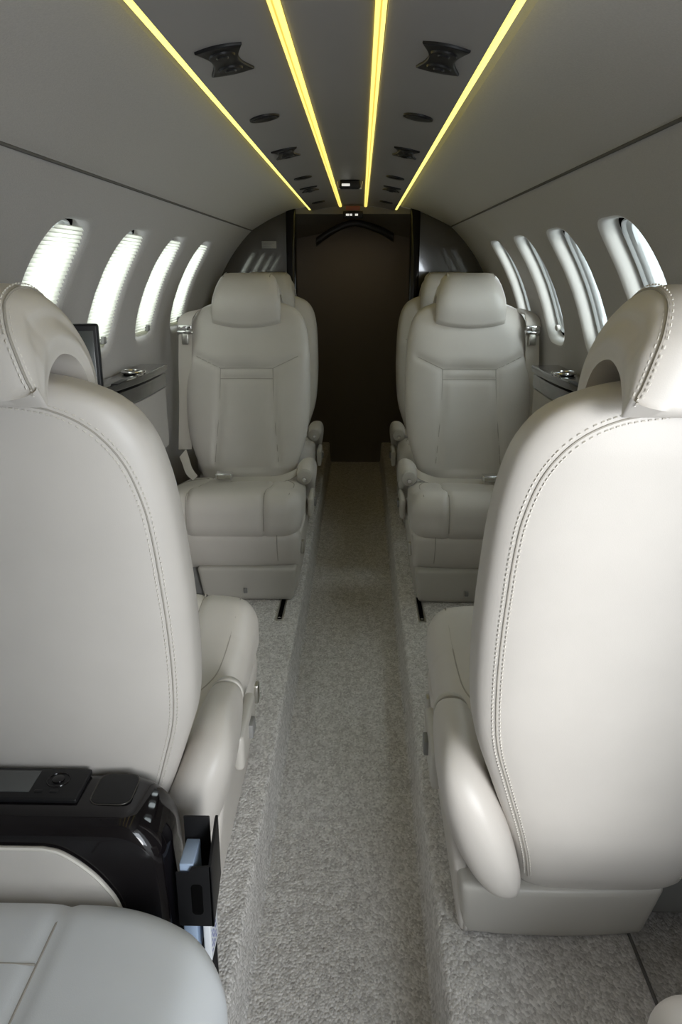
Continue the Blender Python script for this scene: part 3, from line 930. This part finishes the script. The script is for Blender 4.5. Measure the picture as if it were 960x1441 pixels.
# ------------------------------------------------------------------ side ledges with cup holders
for side in (-1, 1):
    e = empty('side_ledge', (side*0.0, 0, 0), label='dark glossy side ledge with a chrome cup holder under the %s windows' % ('left' if side < 0 else 'right'),
              cat='side ledge', group='side ledges under the windows')
    zt = 0.885
    inner = catmull([(0.700, 1.86, 0), (0.690, 2.02, 0), (0.664, 2.18, 0), (0.640, 2.34, 0), (0.628, 2.50, 0), (0.628, 2.72, 0)], 5)
    poly = [(side*p.x, p.y) for p in inner] + [(side*0.722, 2.72), (side*0.722, 1.86)]
    b = MB(); b.prism(poly, 'z', zt-0.022, zt, 0.004); b.build('ledge_top', M['ledge'], e)
    poly2 = [(side*(p.x+0.008), p.y) for p in inner] + [(side*0.722, 2.72), (side*0.722, 1.86)]
    b = MB(); b.prism(poly2, 'z', zt-0.075, zt-0.030, 0.003); b.build('table_stowage', M['ledge'], e)
    poly3 = [(side*(p.x+0.012), p.y) for p in inner] + [(side*0.722, 2.72), (side*0.722, 1.86)]
    b = MB(); b.prism(poly3, 'z', 0.60, zt-0.08, 0.003); b.build('side_panel', M['headliner'], e)
    cx, cy = side*0.672, 2.46
    b = MB(); b.tube([(cx+0.034*cos(2*pi*k/32), cy+0.034*sin(2*pi*k/32), zt+0.006) for k in range(32)], 0.005, 8, closed=True)
    cu = b.build('cup_holder', M['chrome'], e)
    b = MB(); b.cyl((cx, cy, zt-0.001), (cx, cy, zt+0.003), 0.031, n=28); b.build('cup_well', M['gap'], cu)
    b = MB(); b.tube([(cx-side*0.034, cy-0.02, zt+0.005), (cx-side*0.040, cy-0.045, zt+0.004), (cx-side*0.030, cy-0.075, zt+0.003)], 0.004, 8); b.build('cup_arm', M['chrome'], cu)
    b = MB(); b.rbox((side*0.655-0.010, 2.20, zt-0.001), (side*0.655+0.010, 2.30, zt+0.004), 0.003, 2); b.build('switch_plate', M['black'], e)

# monitor beside the left window
e = empty('monitor', (-0.578, 1.66, 0.80), radians(9), label='thin dark monitor standing behind the left near headrest beside the window', cat='monitor')
b = MB(); b.rbox((-0.090, -0.008, 0.045), (0.068, 0.010, 0.290), 0.006, 3); b.build('housing', M['black'], e)
b = MB(); b.rbox((-0.082, -0.0095, 0.055), (0.058, -0.0075, 0.276), 0.001, 1); b.build('screen', M['screen'], e)
b = MB(); b.tube(catmull([(-0.02, 0.010, 0.16), (-0.03, 0.03, 0.12), (-0.06, 0.05, 0.05), (-0.10, 0.05, 0.0), (-0.14, 0.04, -0.01)], 5), 0.009, 10); b.build('arm', M['dark_metal'], e)

# ------------------------------------------------------------------ black console at the front left, with divan cushion
e = empty('console', (0, 0, RF), label='glossy black console with a control panel at the lower left', cat='console')
CT = 0.36                    # top height above the raised floor
CY0, CY1 = 0.868, 0.992
def console_prof():
    pts = [(-0.70, 0.0), (-0.70, CT)]
    r = 0.075
    pts += [(-0.60, CT), (-0.45, CT), (-0.34, CT)]
    for k in range(1, 13):
        a = pi/2*(1-k/12)
        pts.append((-0.222-r+r*cos(a), CT-r+r*sin(a)))
    pts += [(-0.219, 0.22), (-0.215, 0.10), (-0.212, 0.0)]
    return list(reversed(pts))
b = MB(); b.prism(console_prof(), 'y', CY0, CY1, 0.030); b.build('body', M['lacquer'], e, angle=60)
# leather inset on the face towards the divan
ins = [(-0.70, 0.12), (-0.70, 0.322)] + [(p.x, p.y) for p in catmull([(-0.385, 0.322, 0), (-0.36, 0.315, 0), (-0.330, 0.292, 0), (-0.305, 0.262, 0), (-0.285, 0.220, 0), (-0.268, 0.12, 0)], 5)]
b = MB(); b.prism(ins, 'y', CY0+0.004, CY0-0.008, 0.003); b.build('inset_panel', M['leather'], e)
b = MB(); b.tube([(x, CY0-0.006, z) for x, z in ins[1:]], 0.003, 6); b.build('inset_piping', M['stitch'], e)
b = MB(); b.rbox((-0.64, 0.908, CT-0.002), (-0.350, 0.978, CT+0.007), 0.003, 2); cp = b.build('control_panel', M['black'], e)
b = MB(); b.rbox((-0.530, 0.922, CT+0.0065), (-0.422, 0.970, CT+0.008), 0.0006, 1); b.build('display', M['lcd'], cp)
b = MB(); b.tube([(-0.390+0.016*cos(2*pi*k/24), 0.950+0.016*sin(2*pi*k/24), CT+0.0072) for k in range(24)], 0.0013, 6, closed=True)
b.build('dial_ring', M['lacquer'], cp)
b = MB(); b.cyl((-0.390, 0.950, CT+0.006), (-0.390, 0.950, CT+0.0095), 0.009, n=20, bev=0.001); b.build('jog_dial', M['lacquer'], cp)
for x in (-0.409, -0.387):
    b = MB(); b.rbox((x-0.006, 0.9205, CT+0.006), (x+0.006, 0.9265, CT+0.0085), 0.002, 2); b.build('button', M['black'], cp)
b = MB(); b.prism(rrect(-0.305, 0.940, 0.028, 0.033, 0.014), 'z', CT-0.003, CT+0.0015, 0.001); b.build('hatch', M['black'], e)
b = MB(); b.tube([(x, y, CT+0.0005) for x, y in rrect(-0.305, 0.940, 0.029, 0.034, 0.015)], 0.0009, 5, closed=True); b.build('hatch_seam', M['dark_metal'], e)
# open pocket bracket on the aisle end
HX0, HX1, HYa, HYb = -0.211, -0.161, 0.880, 0.945
b = MB(); b.rbox((HX0, HYb-0.004, 0.0), (HX1-0.012, HYb, 0.315), 0.0018, 2); b.build('pocket_back', M['black'], e)
b = MB(); b.prism([(HYa, 0.178), (HYb, 0.213), (HYb, 0.315), (HYb-0.008, 0.315), (HYa+0.02, 0.295), (HYa, 0.282)], 'x', HX1-0.004, HX1, 0.001); b.build('pocket_side', M['black'], e)
b = MB(); b.prism([(HX0, 0.178), (HX1, 0.178), (HX1, 0.282), (HX0+0.022, 0.278), (HX0+0.018, 0.270), (HX0, 0.270)], 'y', HYa, HYa+0.004, 0.001); b.build('pocket_front', M['black'], e)
b = MB(); b.prism(rrect(-0.183, 0.225, 0.008, 0.026, 0.006), 'y', HYa-0.0008, HYa+0.002, 0.0004); b.build('pocket_slot', M['gap'], e)
lf = empty('leaflet_bundle', (-0.187, 0.910, RF+0.118), label='white and blue printed leaflets in the black pocket on the console end', cat='leaflet')
b = MB(); b.rbox((-0.020, -0.024, 0.0), (0.000, 0.028, 0.162), 0.002, 2); b.build('blue_sheets', M['blue_paper'], lf)
b = MB(); b.rbox((0.008, -0.0245, -0.01), (0.0185, 0.028, 0.110), 0.002, 2); wp = b.build('white_card', M['paper'], lf)
b = MB()
for k in range(5):
    for q in range(4):
        y0_ = -0.018+q*0.0085
        b.rbox((0.0183, y0_, 0.002+k*0.009), (0.0189, y0_+0.0045+0.002*((k+q*3) % 2), 0.005+k*0.009), 0.0002, 1)
b.build('printing', M['ink'], wp)

d = empty('divan', (0, 0, RF), label='grey leather cushion of the side seat in the lower left corner', cat='seat')
DT = 0.258
def ddiv(p):
    q = Vector(p)
    top = max(0, (p.z-0.10)/(DT-0.10))
    u = (p.x+0.40)/0.28
    q.z += top*(0.016*(1-min(1, abs(u))**2) - 0.006*exp(-((p.x+0.345)/0.008)**2))
    if p.x > -0.30 and p.y > 0.55:
        f = (p.x+0.30)/0.18; q.y -= 0.07*f*f*((p.y-0.55)/0.27)
    return q
b = MB(); b.rbox((-0.70, 0.25, 0.07), (-0.118, 0.858, DT), 0.065, 8, 34, ddiv); b.build('cushion', M['leather_cool'], d, angle=70)
def dtop(x, y): return DT+0.016*(1-min(1, abs((x+0.40)/0.28))**2)
b = MB()
b.tube([(-0.345, 0.26+0.53*k/24, dtop(-0.345, 0.3)-0.0056) for k in range(25)] + [(-0.345, 0.81, dtop(-.345, .3)-0.010), (-0.345, 0.826, dtop(-.345, .3)-0.019), (-0.345, 0.84, dtop(-.345, .3)-0.033)], 0.0018, 6)
b.build('cushion_seam', M['seam'], d)
b = MB(); b.tube([(-0.69+0.345*k/10, 0.725, dtop(-0.69+0.345*k/10, 0.6)-0.0008) for k in range(11)], 0.0015, 6)
b.build('cross_seam', M['seam'], d)
b = MB(); b.rbox((-0.68, 0.27, 0.0), (-0.20, 0.82, 0.08), 0.02, 3); b.build('base', M['shell'], d)

# corner of the forward seat at the lower right
d = empty('forward_seat', (0.53, 0.44, RF), label='rounded beige seat corner peeking in at the lower right', cat='seat')
b = MB(); b.rbox((-0.150, -0.12, 0.04), (0.175, 0.300, 0.262), 0.05, 6, 4); b.build('cushion', M['leather'], d)
b = MB(); b.rbox((-0.12, -0.10, -0.03), (0.15, 0.22, 0.06), 0.02, 3); b.build('base', M['shell'], d)

# ------------------------------------------------------------------ light
w = bpy.data.worlds.new('sky'); S.world = w; w.use_nodes = True
nt = w.node_tree
bg = nt.nodes['Background']
sky = nt.nodes.new('ShaderNodeTexSky'); sky.sky_type = 'HOSEK_WILKIE'; sky.turbidity = 6; sky.ground_albedo = 0.6
sky.sun_direction = Vector((0.2, -0.5, 0.8)).normalized()
mix = nt.nodes.new('ShaderNodeMixRGB'); mix.inputs['Fac'].default_value = 0.75
mix.inputs['Color2'].default_value = (0.92, 0.97, 1.0, 1)
nt.links.new(sky.outputs['Color'], mix.inputs['Color1'])
nt.links.new(mix.outputs['Color'], bg.inputs['Color'])
bg.inputs['Strength'].default_value = 2.0

def area(name, loc, target, sx, sy, power, col=(1, 1, 1)):
    L = bpy.data.lights.new(name, 'AREA'); L.shape = 'RECTANGLE'; L.size = sx; L.size_y = sy; L.energy = power; L.color = col
    o = bpy.data.objects.new(name, L); COL.objects.link(o)
    o.location = loc
    v = Vector(target)-Vector(loc)
    o.rotation_euler = v.to_track_quat('-Z', 'Y').to_euler()
    return o
# daylight through the open entrance door on the right, forward of the rows
area('door_daylight', (0.74, -0.52, 0.92), (0.2, 0.95, 0.62), 0.5, 1.0, 15, (0.86, 0.93, 1.0))
# the sky along both sides of the cabin, behind the left shades and outside the right windows
p = Vector(wallP(-1, 2.3, WT, 0.35)); q = Vector(wallP(-1, 2.3, WT, 0.0))
area('left_daylight', p, q, 3.2, 0.7, 24, (1.0, 0.99, 0.95))
p = Vector(wallP(1, 2.3, WT, 0.45)); q = Vector(wallP(1, 2.3, WT, 0.0))
area('right_daylight', p, q, 3.6, 0.9, 46, (0.96, 0.99, 1.0))
# hazy low sun ahead on the right, grazing the right window reveals
L = bpy.data.lights.new('sun', 'SUN'); L.energy = 2.8; L.angle = radians(25); L.color = (1.0, 0.98, 0.95)
o = bpy.data.objects.new('sun', L); COL.objects.link(o); o.location = (3, -5, 3)
o.rotation_euler = Vector((-0.36, 0.92, -0.12)).to_track_quat('-Z', 'Y').to_euler()
# added amber fill, no known lamp, brightening the rear compartment
area('compartment_fill', (0.0, 4.62, 1.42), (0.0, 4.75, 0.0), 0.5, 0.05, 0.3, (1.0, 0.80, 0.45))

# ------------------------------------------------------------------ camera
cam = bpy.data.cameras.new('camera'); co = bpy.data.objects.new('camera', cam); COL.objects.link(co)
F = 1100.0
cam.sensor_fit = 'VERTICAL'; cam.sensor_height = 36.0; cam.lens = F/1441*36.0
cam.clip_start = 0.02
th = atan((720.5-378)/F); psi = atan((508-480)/F*cos(th))
co.location = (CAMX, 0.0, CAMZ)
co.rotation_euler = (pi/2-th, 0, psi)
S.camera = co
S.view_settings.view_transform = 'Standard'; S.view_settings.look = 'None'; S.view_settings.gamma = 1; S.view_settings.use_curve_mapping = False
S.view_settings.exposure = 0.0
S.cycles.use_denoising = True
S.cycles.max_bounces = 8; S.cycles.diffuse_bounces = 5; S.cycles.glossy_bounces = 4; S.cycles.transparent_max_bounces = 8
S.cycles.sample_clamp_indirect = 4.0
